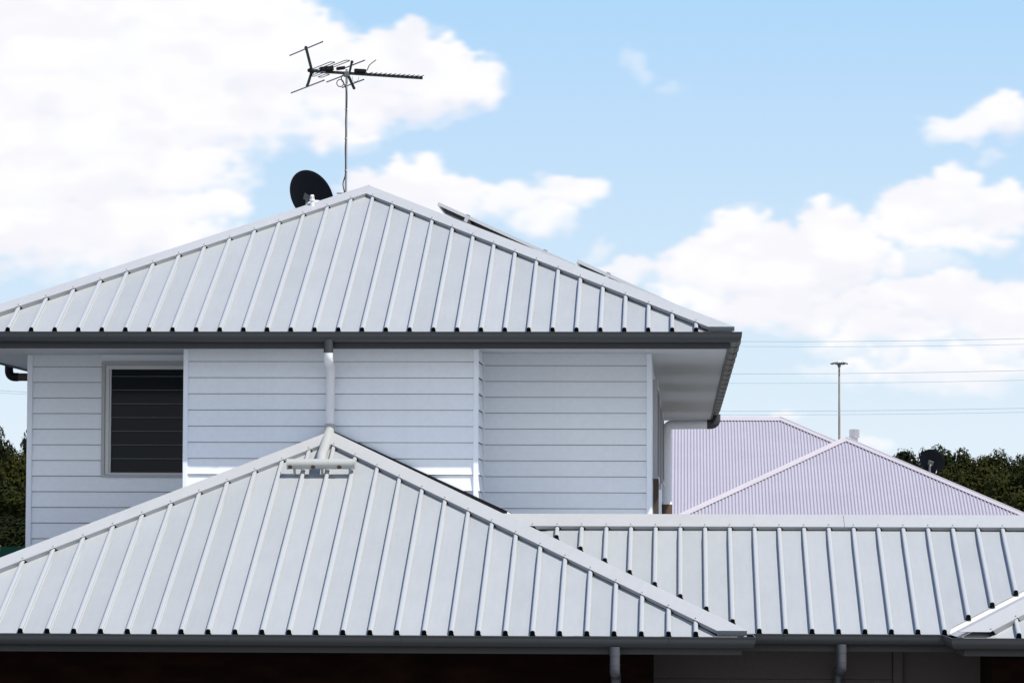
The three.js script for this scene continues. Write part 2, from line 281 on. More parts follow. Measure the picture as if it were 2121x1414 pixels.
// --- upper roof
const U = { Y: 2.0057, D: 33.249, R: .5096, L: -7.3849, back: 54.2, X0: .1372 };
U.A = (U.R + U.L) / 2; U.run = U.R - U.A;
{
  const { Y, D, R, L, A, run, back } = U, ya = Y + run * TP;
  const P = [V(R, Y, -D), V(A, ya, -(D + run)), V(A, ya, -(back - run)), V(R, Y, -back), V(L, Y, -D), V(L, Y, -back)];
  const roof = part(house, 'roof', poly(P, [[0, 3, 2], [0, 2, 1], [4, 1, 2], [4, 2, 5], [3, 5, 2]]), M.cap, 'pale grey ribbed hip roof over the upper storey');
  const ribs = []; for (let i = 34; i >= -2; i--) { const x = U.X0 - i * S; if (x > L - S && x < R + S) ribs.push(Math.min(R, Math.max(L, x))); }
  const hip = (X) => Math.max(0, X > A ? R - X : X - L), edge = (X) => hip(X) - WD;
  const at = roofFace(roof, { Y, D, ribs, bottom: () => 0, top: (X) => Math.max(0, hip(X) - .01), capEdge: (X) => Math.max(0, edge(X)) });
  const front = (sgn, C) => [at(C, 0, CAP), at(A, run, CAP), at(A, run - WD, CAP), at(C - sgn * WD, 0, CAP)];
  for (const [sgn, C] of [[1, R], [-1, L]]) {
    const f = front(sgn, C), side = [V(C - sgn * run, ya + CAP * NC, -(D + run + WD)), V(C, Y + CAP * NC, -(D + WD))];
    part(roof, 'hip_cap', merged([slab(f, V(0, .002, .001)), slab([f[0], f[1], side[0], side[1]], V(0, .002, 0))]), M.cap);
    part(roof, 'hip_cap_end', slab([at(C, 0, CAP), at(C - sgn * WD, 0, CAP), at(C - sgn * WD, 0, .01), at(C, 0, .01)], V(0, 0, .0015)), M.shadedTab);
  }
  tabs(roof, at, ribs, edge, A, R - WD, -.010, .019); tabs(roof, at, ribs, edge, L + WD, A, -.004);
  part(roof, 'ridge_cap', merged([slab([V(A, ya + CAP, -(D + run)), V(A, ya + CAP, -(back - run)), V(A + .23, ya + CAP - .11, -(back - run)), V(A + .23, ya + CAP - .11, -(D + run))], V(0, .002, 0)), slab([V(A, ya + CAP, -(D + run)), V(A, ya + CAP, -(back - run)), V(A - .23, ya + CAP - .11, -(back - run)), V(A - .23, ya + CAP - .11, -(D + run))], V(0, .002, 0))]), M.cap);
  // eaves
  const fx0 = L + .042, fx1 = R - .042, fz0 = -(D + .042), fz1 = -(back - .042);
  const path = [[fx1, fz1], [fx1, fz0], [fx0, fz0], [fx0, fz1]];
  part(house, 'fascia', sweepPlan(path, [[0, 1.844], [0, Y - .012], [-.022, Y - .012], [-.022, 1.844]]), M.fascia);
  part(house, 'gutter', sweepPlan(path, gutterProfile(Y - .004)), M.gutter, 'dark grey gutter round the upper roof');
  for (const x of [-7.0, -5.62, -3.95, -2.06, -.02]) part(house, 'gutter_joiner', sweepPlan([[x + .03, fz0], [x, fz0]], joinProfile(Y - .004)), M.gutter);
  for (let i = 0; i < 16; i++) { const z = -(34.1 + i * 1.18); part(house, 'gutter_strap', sweepPlan([[fx1, z], [fx1, z + .02]], joinProfile(Y - .004).map(([o, h]) => [o * 1.03, h - .003])), M.plastic); }
  part(house, 'soffit', box(fx0 + .023, fx1 - .023, 1.862, 1.872, fz1 + .023, fz0 - .023), M.soffit);
}

// --- upper walls: a core with lapped boards on it
const W = { C: 33.70, R: 34.45, Lf: 34.78, top: 1.861, y0: 1.740, step: .16 };
const boardGeo = (L) => { // cross-section in (z, y), length along x
  const g = poly([V(0, .016, .002), V(L, .016, .002), V(0, 0, .0225), V(L, 0, .0225), V(0, .1545, .007), V(L, .1545, .007), V(0, .1545, 0), V(L, .1545, 0), V(0, .003, .0245), V(L, .003, .0245)],
    [[0, 1, 3], [0, 3, 2], [2, 3, 9], [2, 9, 8], [8, 9, 5], [8, 5, 4], [4, 5, 7], [4, 7, 6], [0, 2, 8], [0, 8, 4], [0, 4, 6], [1, 9, 3], [1, 5, 9], [1, 7, 5]]);
  return uvFromXY(g, (x) => x, (x, y) => y);
};
const rb = rng(5);
function boards(wall, x0, x1, z, yTop, yBot, turn = 0) {
  const geo = boardGeo(x1 - x0);
  for (let k = 0; ; k++) {
    const y = W.y0 - k * W.step; if (y + W.step < yBot) break; if (y > yTop - .02) continue;
    const m = part(wall, 'weatherboard', geo, M.board[Math.floor(rb() * 3)]);
    if (!turn) m.position.set(x0, y, z); else { m.rotation.y = Math.PI / 2; m.position.set(z, y, x1); }   // turned: x0..x1 are z values, z is the x of the face
    if (y + .1545 > yTop) m.scale.y = (yTop - y) / .1545;
    if (y < yBot) { const cut = yBot - y; m.scale.y = (.1545 - cut) / .1545; m.position.y = yBot; }
  }
}
{
  const bot = -.6, t = .12;
  // projecting middle bay
  const bay = part(house, 'wall', merged([box(-4.93, -2.02, bot, W.top, -(W.C + t), -W.C), box(-2.02 - t, -2.02, bot, W.top, -W.R, -(W.C + t))]), M.wrap, 'white boarded projecting bay of the upper storey');
  part(bay, 'return_panel', box(-4.93, -4.93 + t, bot, W.top, -W.Lf + .04, -(W.C + t)), M.white);
  boards(bay, -4.895, -2.058, -W.C, W.top, bot);
  boards(bay, -W.R + .045, -W.C - .005, -2.02, W.top, bot, 1);
  part(bay, 'corner_post', bevelBox(-4.942, -4.895, bot, W.top, -W.C - .03, -W.C + .036), M.post);
  part(bay, 'corner_post', bevelBox(-2.058, -2.008, bot, W.top, -W.C - .03, -W.C + .036), M.post);
  part(bay, 'corner_bead', bevelBox(-2.018, -1.99, bot, W.top, -W.R + .002, -W.R + .03, .003), M.post);
  // right recess
  const rec = part(house, 'wall', box(-2.02, -.312, bot, W.top, -(W.R + t), -W.R), M.wrap, 'white boarded recessed wall of the upper storey');
  boards(rec, -1.99, -.356, -W.R, W.top, bot);
  part(rec, 'corner_post', bevelBox(-.356, -.306, bot, W.top, -W.R - .04, -W.R + .036), M.post);
  // left recess with the window opening
  const wx0 = -5.944, wx1 = -4.80, wy0 = .612, wy1 = 1.788, z = -W.Lf;
  const lef = part(house, 'wall', merged([box(-6.70, wx0, bot, W.top, z - t, z), box(wx1, -4.70, bot, W.top, z - t, z), box(wx0, wx1, bot, wy0, z - t, z), box(wx0, wx1, wy1, W.top, z - t, z)]), M.wrap, 'white boarded wall with the louvre window');
  boards(lef, -6.657, wx0, z, W.top, bot);
  // boards under the window run on to the bay
  const under = boardGeo(-4.935 - wx0); for (let k = 0; k < 15; k++) { const y = W.y0 - k * W.step; if (y + W.step > wy0 + .15) continue; const m = part(lef, 'weatherboard', under, M.board[k % 3]); m.position.set(wx0, y, z); if (y + .1545 > wy0) m.scale.y = (wy0 - y) / .1545; }
  part(lef, 'weatherboard', box(wx0, -4.935, wy1, W.top, z, z + .012), M.board[0]);
  part(lef, 'corner_post', bevelBox(-6.712, -6.657, bot, W.top, z - .03, z + .036), M.post);
  // side and back walls
  const side = part(house, 'wall', merged([box(-.312 - t, -.312, bot, W.top, -53.3, -(W.R + t)), box(-6.70, -6.70 + t, bot, W.top, -53.3, z - t), box(-6.70 + t, -.312 - t, bot, W.top, -53.3, -53.3 + t)]), M.white, 'white side and back walls of the upper storey');
  // louvre window
  const win = part(house, 'window', merged([box(wx0, wx0 + .034, wy0, wy1, z - .05, z + .032), box(wx1 - .034, wx1, wy0, wy1, z - .05, z + .032), box(wx0 + .034, wx1 - .034, wy1 - .034, wy1, z - .05, z + .032), box(wx0 + .034, wx1 - .034, wy0, wy0 + .022, z - .05, z + .04)]), M.frame, 'grey framed louvre window with dark glass blades');
  part(win, 'inner_frame', merged([box(wx0 + .036, wx0 + .075, wy0 + .024, wy1 - .036, z - .07, z + .012), box(wx1 - .075, wx1 - .036, wy0 + .024, wy1 - .036, z - .07, z + .012), box(wx0 + .075, wx1 - .075, wy1 - .075, wy1 - .036, z - .07, z + .012), box(wx0 + .075, wx1 - .075, wy0 + .024, wy0 + .04, z - .07, z + .012)]), M.frameIn);
  part(win, 'blade_channel', box(wx0 + .076, wx0 + .094, wy0 + .041, wy1 - .076, z - .075, z - .006), M.frameIn);
  const gap = (wy1 - .08 - (wy0 + .042)) / 7.5;
  for (let i = 0; i < 8; i++) { const g = new THREE.BoxGeometry(wx1 - wx0 - .17, gap + .016, .006); g.rotateX(-.10); const m = part(win, 'louvre_blade', g, M.glass); m.position.set((wx0 + wx1) / 2 + .009, Math.min(wy0 + .045 + gap * (i + .5), wy1 - .085 - gap / 2), z - .03); }
  for (let i = 0; i < 8; i++) { const y = wy0 + .045 + gap * i; part(win, 'blade_edge', box(wx0 + .095, wx1 - .076, y - .003, y + .003, z - .026, z - .018), M.lamp); }
  part(win, 'insect_screen', box(wx0 + .05, wx1 - .05, wy0 + .02, wy1 - .03, z - .12, z - .10), M.dark);
  // side windows seen almost edge on
  for (const [d0, d1, y0, y1] of [[36.6, 39.2, .62, 1.70], [41.2, 43.6, .62, 1.70], [46.5, 50.5, .75, 1.74]]) {
    const xw = -.312, f = part(house, 'window', merged([box(xw, xw + .05, y0, y1, -d0 - .06, -d0), box(xw, xw + .05, y0, y1, -d1, -d1 + .06), box(xw, xw + .05, y1 - .05, y1, -d1 + .06, -d0 - .06), box(xw, xw + .06, y0, y0 + .05, -d1 + .06, -d0 - .06)]), M.frame, 'grey framed window in the side wall');
    part(f, 'pane', box(xw + .004, xw + .012, y0 + .05, y1 - .05, -d1 + .06, -d0 - .06), M.glass);
  }
  part(house, 'timber_screen', bevelBox(-.305, -.245, -.5, .63, -36.35, -36.15), M.brownWood, 'brown upright beside the corner');
}

// --- downpipes
{
  // middle downpipe and its spreader on the lower roof
  const dp = part(house, 'downpipe', bentPipe([V(-3.452, 1.805, -33.22), V(-3.452, 1.725, -33.22), V(-3.466, 1.685, -33.59), V(-3.472, 1.09, -33.59)], .044, .06), M.pipe, 'white downpipe on the projecting bay');
  part(dp, 'outlet', cyl(V(-3.452, 1.93, -33.22), V(-3.452, 1.80, -33.22), .047), M.gutter);
  for (const y of [1.50, 1.28]) part(dp, 'pipe_clip', merged([cyl(V(-3.471, y, -33.59), V(-3.471, y + .016, -33.59), .0475), box(-3.535, -3.405, y, y + .016, -33.655, -33.63)]), M.pipe);
  const C = V(-3.433, .697, -32.423);
  const sp = part(house, 'downpipe', cyl(V(-3.754, .696, -32.423), V(-3.112, .698, -32.423), .049, .049, 24, true), M.greyPipe, 'grey spreader pipe lying across the lower roof ribs');
  part(sp, 'inlet_pipe', bentPipe([V(-3.472, 1.10, -33.59), V(-3.472, 1.055, -33.59), V(-3.440, .77, -32.53), C], .0475, .06), M.greyPipe);
  part(sp, 'collar', cyl(V(-3.472, 1.108, -33.59), V(-3.472, 1.05, -33.575), .052), M.greyPipe);
  part(sp, 'collar', cyl(V(-3.4535, .89, -33.05), V(-3.452, .876, -33.0), .0495), M.greyPipe);
  const cap = part(sp, 'end_cap', cyl(V(-3.122, .698, -32.423), V(-3.108, .698, -32.423), .052, .052, 24), M.greyPipe); part(sp, 'end_cap', cyl(V(-3.758, .696, -32.423), V(-3.744, .696, -32.423), .052, .052, 24), M.greyPipe);
  for (const x of [-3.50, -3.355]) part(sp, 'collar', cyl(V(x - .004, .697, -32.423), V(x + .004, .697, -32.423), .0505, .0505, 24), M.greyPipe);
  for (const x of [-3.725, -3.505, -3.255]) { const d = V(0, -.62, .78), c = V(x, .697, -32.423).addScaledVector(d, .047); part(sp, 'outlet_hole', cyl(c, c.clone().addScaledVector(d, .004), .022, .022, 20), M.brown); }
  for (const x of [-3.69, -3.425, -3.16]) part(sp, 'support_leg', cyl(V(x, .695, -32.423), V(x, .695 - .118 * NC, -32.423 - .118 * NS), .012, .012, 8), M.greyPipe);
  // back right downpipe
  const br = part(house, 'downpipe', bentPipe([V(.525, 1.905, -53.2), V(.525, 1.775, -53.2), V(-.235, 1.765, -53.2), V(-.235, .55, -53.2)], .07, .09), M.pipe, 'white downpipe at the far end of the side wall');
  part(br, 'elbow', bentPipe([V(.525, 1.93, -53.2), V(.525, 1.775, -53.2), V(.39, 1.773, -53.2)], .074, .09), M.gutter);
  part(br, 'pipe_socket', new THREE.SphereGeometry(.085, 20, 12, 0, Math.PI * 2, 0, Math.PI / 2).translate(-.235, .525, -53.2), M.pipe);
  part(br, 'lower_pipe', cyl(V(-.235, -2, -53.2), V(-.235, .53, -53.2), .086, .086, 20), M.brown);
  // left downpipe under the eave
  const lp = part(house, 'downpipe', bentPipe([V(-7.41, 1.93, -37.3), V(-7.41, 1.75, -37.3), V(-6.62, 1.748, -37.3)], .043, .07), M.brownWood, 'pipe running under the left eave to the wall');
  part(lp, 'elbow', bentPipe([V(-7.41, 1.93, -37.3), V(-7.41, 1.75, -37.3), V(-7.305, 1.7497, -37.3)], .047, .075), M.plastic);
}

// --- lower roofs
const LO = { Y: -.8345, D: 29.3634, R: .556, L: -7.4434, X0: .1195 };
LO.A = (LO.R + LO.L) / 2; LO.run = LO.R - LO.A;
const RR = { D: 30.4208, top: 32.652, x0: .6847 }, FR = { L: 2.365 };
{
  const { Y, D, R, L, A, run } = LO, ya = Y + run * TP, wallD = W.C;
  // hip roof in front
  const P = [V(R, Y, -D), V(A, ya, -(D + run)), V(A, ya, -wallD), V(R, Y, -wallD), V(L, Y, -D), V(L, Y, -wallD)];
  const roof = part(house, 'roof', poly(P, [[0, 3, 2], [0, 2, 1], [4, 1, 2], [4, 2, 5]]), M.cap, 'pale grey ribbed hip roof at the front, lower level');
  const ribs = []; for (let i = 33; i >= -2; i--) { const x = LO.X0 - i * S; if (x > L - S && x < R + S) ribs.push(Math.min(R, Math.max(L, x))); }
  const hip = (X) => Math.max(0, X > A ? R - X : X - L), edge = (X) => hip(X) - WD;
  const at = roofFace(roof, { Y, D, ribs, bottom: () => 0, top: (X) => Math.max(0, hip(X) - .01), capEdge: (X) => Math.max(0, edge(X)) });
  for (const [sgn, C] of [[1, R], [-1, L]]) {
    const f = [at(C, 0, CAP), at(A, run, CAP), at(A, run - WD, CAP), at(C - sgn * WD, 0, CAP)], side = [V(C - sgn * run, ya + CAP * NC, -(D + run + WD)), V(C, Y + CAP * NC, -(D + WD))];
    part(roof, 'hip_cap', merged([slab(f, V(0, .002, .001)), slab([f[0], f[1], side[0], side[1]], V(0, .002, 0))]), M.cap);
    part(roof, 'hip_cap_end', slab([at(C, 0, CAP), at(C - sgn * WD, 0, CAP), at(C - sgn * WD, 0, .01), at(C, 0, .01)], V(0, 0, .0015)), M.shadedTab);
  }
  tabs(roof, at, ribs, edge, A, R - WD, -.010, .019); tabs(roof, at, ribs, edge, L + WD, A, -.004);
  // dark apron flashing where the far slope meets the bay wall
  const fl = (x0, x1, z) => slab([V(x0, Y + (R - x0) * TP + .012, z), V(x1, Y + (R - x1) * TP + .012, z), V(x1, Y + (R - x1) * TP + .064, z), V(x0, Y + (R - x0) * TP + .064, z)], V(0, 0, .012));
  part(roof, 'apron_flashing', fl(A, -2.008, -W.C + .036), M.flashing, 'black flashing along the foot of the bay wall');
  part(roof, 'apron_flashing', fl(-2.008, -1.45, -W.C + .036), M.flashing);
  const fl2 = slab([V(L, Y + .012, -W.C + .036), V(A, ya + .012, -W.C + .036), V(A, ya + .07, -W.C + .036), V(L, Y + .07, -W.C + .036)], V(0, 0, .012));
  part(roof, 'apron_flashing', fl2, M.flashing);

  // linking roof to the right
  const rt = RR.top - RR.D, yr = Y + rt * TP, xl = R - rt, xr = FR.L + rt;
  const link = part(house, 'roof', poly([V(-1.9, yr, -RR.top), V(7, yr, -RR.top), V(7, yr - 2.4 * TP, -(RR.top + 2.4)), V(-1.9, yr - 2.4 * TP, -(RR.top + 2.4))], [[0, 1, 2], [0, 2, 3]]), M.cap, 'pale grey ribbed roof linking the two lower hips');
  const lr = []; for (let i = -11; i <= 18; i++) lr.push(RR.x0 + i * S);
  const val = (X) => X < R ? Math.min(rt, R - X + .07) : X > FR.L ? Math.min(rt, X - FR.L + .09) : 0;
  const atL = roofFace(link, { Y, D: RR.D, ribs: lr, bottom: val, top: () => rt - .01, capEdge: () => rt - WD });
  const yc = (d) => atL(0, d, CAP);
  for (const [x0, x1] of [[-1.75, 1.53], [1.534, 7]]) part(link, 'ridge_cap', merged([slab([atL(x0, rt, CAP), atL(x1, rt, CAP), atL(x1, rt - WD, CAP), atL(x0, rt - WD, CAP)], V(0, .002, .001)), slab([V(x0, yr + CAP * NC, -RR.top + CAP * NS), V(x1, yr + CAP * NC, -RR.top + CAP * NS), V(x1, yr - .06, -RR.top - .25), V(x0, yr - .06, -RR.top - .25)], V(0, .002, 0))]), M.cap);
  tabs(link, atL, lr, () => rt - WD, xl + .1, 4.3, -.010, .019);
  const dz = .17;
  for (const [C, s] of [[R, -1], [FR.L, 1]]) {     // valley gutters
    const b0 = V(C, Y - .012, -RR.D), b1 = V(C + s * rt, yr - .012, -RR.top);
    const w = (o) => [V(C, Y - .006, -RR.D - o), V(C + s * rt, yr - .006, -RR.top - o)];
    part(link, 'valley_gutter', merged([slab([b0, b1, V(b1.x, b1.y + .006 + dz * TP, b1.z - dz), V(b0.x, b0.y + .006 + dz * TP, b0.z - dz)], V(0, -.002, 0)), slab([b0, b1, V(b1.x + s * dz, b1.y + .006 + dz * TP, b1.z), V(b0.x + s * dz, b0.y + .006 + dz * TP, b0.z)], V(0, -.002, 0)), cyl(V(b0.x + s * .03, b0.y + .018, b0.z), V(b1.x + s * .03, b1.y + .018, b1.z), .006, .006, 6), cyl(V(b0.x + s * .08, b0.y + .04, b0.z), V(b1.x + s * .08, b1.y + .04, b1.z), .006, .006, 6)]), M.frameIn);
  }
  // hip roof at the far right
  const F = 6.2, fA = FR.L + 3.2, fy = Y + 3.2 * TP;
  const fr = part(house, 'roof', poly([V(FR.L, Y, -D), V(fA, fy, -(D + 3.2)), V(fA, fy, -35), V(FR.L, Y, -35), V(FR.L + F, Y, -D), V(FR.L + F, Y, -35)], [[0, 1, 2], [0, 2, 3], [4, 5, 2], [4, 2, 1]]), M.cap, 'corner of a pale grey ribbed hip roof at the right edge');
  const fribs = [FR.L]; for (let x = 2.632 - 2 * S; x < FR.L + F; x += S) if (x > FR.L) fribs.push(x);
  const fhip = (X) => X < fA ? Math.max(0, X - FR.L) : Math.max(0, FR.L + 6.4 - X), fedge = (X) => fhip(X) - WD;
  const atF = roofFace(fr, { Y, D, ribs: fribs, bottom: () => 0, top: (X) => Math.max(0, fhip(X) - .01), capEdge: (X) => Math.max(0, fedge(X)) });
  const ff = [atF(FR.L, 0, CAP), atF(fA, 3.2, CAP), atF(fA, 3.2 - WD, CAP), atF(FR.L + WD, 0, CAP)];
  part(fr, 'hip_cap', merged([slab(ff, V(0, .002, .001)), slab([ff[0], ff[1], V(fA, fy + CAP * NC, -(D + 3.2 + WD)), V(FR.L, Y + CAP * NC, -(D + WD))], V(0, .002, 0))]), M.cap);
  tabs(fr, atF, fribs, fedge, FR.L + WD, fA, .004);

  // eaves of the lower level
  const o = .042, path = [[8.5, -(D + o)], [FR.L + o, -(D + o)], [FR.L + o, -(RR.D + o)], [R - o, -(RR.D + o)], [R - o, -(D + o)], [L + o, -(D + o)], [L + o, -34]];
  part(house, 'fascia', sweepPlan(path, [[0, -.991], [0, Y - .012], [-.022, Y - .012], [-.022, -.991]]), M.fascia);
  part(house, 'gutter', sweepPlan(path, gutterProfile(Y - .004)), M.gutter, 'dark grey gutter along the lower roofs');
  for (const x of [-6.65, -5.32, -3.9, -2.4, -1.22, -.11]) part(house, 'gutter_joiner', sweepPlan([[x + .03, -(D + o)], [x, -(D + o)]], joinProfile(Y - .004)), M.gutter);
  for (const x of [.9, 1.95]) part(house, 'gutter_joiner', sweepPlan([[x + .03, -(RR.D + o)], [x, -(RR.D + o)]], joinProfile(Y - .004)), M.gutter);
  part(house, 'soffit', merged([box(L + .066, R - .066, -.986, -.978, -33.6, -(D + .066)), box(R - .066, FR.L + .066, -.986, -.978, -33.6, -(RR.D + .066)), box(FR.L + .066, 8.4, -.986, -.978, -33.6, -(D + .066))]), M.soffit);
  // lower walls
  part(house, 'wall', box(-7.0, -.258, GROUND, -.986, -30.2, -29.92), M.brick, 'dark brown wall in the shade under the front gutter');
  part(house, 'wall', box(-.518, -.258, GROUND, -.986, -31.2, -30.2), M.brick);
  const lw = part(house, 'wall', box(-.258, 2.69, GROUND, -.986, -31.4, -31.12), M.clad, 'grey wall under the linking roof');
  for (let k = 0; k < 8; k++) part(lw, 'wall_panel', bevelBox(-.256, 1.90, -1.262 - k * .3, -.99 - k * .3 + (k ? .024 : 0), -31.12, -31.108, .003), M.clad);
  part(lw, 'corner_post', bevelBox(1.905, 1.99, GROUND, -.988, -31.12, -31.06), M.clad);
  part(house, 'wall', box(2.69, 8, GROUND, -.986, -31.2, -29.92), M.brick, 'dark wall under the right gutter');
  for (const [x, d, wd, lab] of [[-.572, D + o - .075, 29.855, 'dark grey downpipe below the front gutter'], [1.408, RR.D + o - .075, 31.05, 'dark grey downpipe below the linking gutter']]) {
    const p = part(house, 'downpipe', bentPipe([V(x, -.93, -d), V(x, -1.155, -d), V(x, -1.185, -wd), V(x, GROUND, -wd)], .043, .06), M.darkPipe, lab);
    part(p, 'collar', cyl(V(x, -.925, -d), V(x, -1.0, -d), .0455), M.darkPipe); part(p, 'collar', cyl(V(x, -1.075, -d), V(x, -1.083, -d), .0455), M.darkPipe);
  }
}

// ---------------------------------------------------------------- things on the upper roof
{ // solar panels lie raised above the right-hand slope
  const face = (X) => U.Y + (U.R - X) * TP, c = NC, s = NS, r = .2;
  const mk = (X, D, label) => {
    const t = thing('solar_panel', label, 'solar panel', [X + .75, face(X + .75), -(D + .5)], 'solar panels on the upper roof');
    const put = (g) => { g.rotateZ(-PITCH); g.translate(X + s * r, face(X) + c * r - .0, -D); return g; };     // local: x down the slope, y away from the roof, -z away from the camera
    const L = 1.65, w = .99, h = .034;
    part(t, 'frame', put(merged([box(0, L, -h, 0, -.025, 0), box(0, L, -h, 0, -w, -w + .025), box(0, .025, -h, 0, -w + .025, -.025), box(L - .025, L, -h, 0, -w + .025, -.025)])), M.panelFrame);
    part(t, 'glass_face', put(box(.026, L - .026, -.008, -.003, -w + .026, -.026)), M.cells);
    part(t, 'back_sheet', put(box(.026, L - .026, -.014, -.009, -w + .026, -.026)), M.panelBack);
    for (const x of [.36, 1.29]) {
      part(t, 'rail', put(box(x - .02, x + .02, -h - .042, -h - .002, -w - .1, .03)), M.alu);
      part(t, 'clamp', put(merged([box(x - .022, x + .022, -h, .006, .001, .008), box(x - .022, x + .022, .001, .008, -.02, .008)])), M.alu);
      for (const z of [-.12, -w + .15]) part(t, 'foot', put(merged([box(x - .012, x + .012, -r - .005, -h - .043, z - .02, z + .02), box(x - .012, x + .06, -r - .005, -r + .006, z - .02, z + .02)])), M.alu);
    }
    return t;
  };
  mk(-2.668 - NS * .2, 37.24, 'longer visible solar panel edge nearest the roof peak');
  mk(-1.109 - NS * .2, 36.28, 'lower solar panel edge showing further down the right hip');
}
{ // satellite dish
  const C = V(-4.125, 3.765, -37.6), n = V(.52, .40, -.755).normalize(), roofY = U.Y + (C.x - U.L) * TP;
  const t = thing('satellite_dish', 'black satellite dish seen from behind beside the aerial mast', 'dish', [C.x, roofY, C.z]);
  const q = new THREE.Quaternion().setFromUnitVectors(V(0, 1, 0), n);
  const prof = []; for (let i = 0; i <= 14; i++) { const r = .30 * i / 14; prof.push(new THREE.Vector2(r, r * r * .62)); }
  const inner = prof.map((p) => new THREE.Vector2(p.x, p.y + .006)).reverse();
  const d = new THREE.LatheGeometry([...prof, new THREE.Vector2(.306, .062), ...inner], 48).applyQuaternion(q).translate(C.x - n.x * .03, C.y - n.y * .03, C.z - n.z * .03);
  part(t, 'reflector', d, M.dish);
  const b = C.clone().addScaledVector(n, -.04);
  part(t, 'mount_plate', new THREE.BoxGeometry(.10, .015, .08).applyQuaternion(q).translate(b.x + .0, b.y + .005, b.z), M.lamp);
  part(t, 'mount_arm', cyl(b, V(b.x - .02, roofY, b.z + .05), .018), M.lamp);
  part(t, 'feed_arm', cyl(V(C.x, C.y - .25, C.z), C.clone().addScaledVector(n, .42).add(V(0, -.16, 0)), .014), M.mast);
  part(t, 'receiver', cyl(C.clone().addScaledVector(n, .42).add(V(0, -.16, 0)), C.clone().addScaledVector(n, .34).add(V(0, -.10, 0)), .03), M.plastic);
}
{ // rotating roof ventilator
  const x = -3.985, z = -36.95, ry = U.Y + (x - U.L) * TP, r = .115, y0 = 3.545;
  const t = thing('roof_ventilator', 'white domed roof ventilator half hidden behind the left hip', 'roof vent', [x, ry, z]);
  part(t, 'base_collar', cyl(V(x, ry - .06, z), V(x, y0 - .03, z), r * .9, r * .9, 24), M.vent);
  part(t, 'dome', new THREE.SphereGeometry(r, 28, 10, 0, Math.PI * 2, 0, Math.PI * .36).scale(1, .62, 1).translate(x, y0 + .05, z), M.vent);
  part(t, 'core', cyl(V(x, y0 - .03, z), V(x, y0 + .075, z), r * .7, r * .7, 24), M.black);
  for (let i = 0; i < 18; i++) { const a = i / 18 * Math.PI * 2, g = new THREE.BoxGeometry(.022, .105, .003); g.translate(0, 0, r * .97); g.rotateY(a + .3); g.translate(x, y0 + .022, z); part(t, 'vane', g, M.vent); }
}
{ // vent pipe
  const x = -3.985, z = -36.55, ry = U.Y + (x - U.L) * TP, yT = 3.684;
  const t = thing('vent_pipe', 'short white vent pipe with slotted cap in front of the dish', 'vent pipe', [x, ry, z]);
  part(t, 'pipe', cyl(V(x, ry - .03, z), V(x, yT - .06, z), .0235, .0235, 20), M.vent);
  part(t, 'cap', new THREE.LatheGeometry([[0, .06], [.016, .06], [.021, .045], [.0275, .02], [.0285, 0], [.0285, -.012], [.022, -.012]].map((p) => new THREE.Vector2(...p)), 24).translate(x, yT - .06, z), M.vent);
  for (let i = 0; i < 10; i++) { const a = i / 10 * 6.283, g = new THREE.BoxGeometry(.005, .026, .002); g.rotateX(-.22); g.translate(0, .028, .0265); g.rotateY(a); g.translate(x, yT - .06, z); part(t, 'slot', g, M.dark); }
}
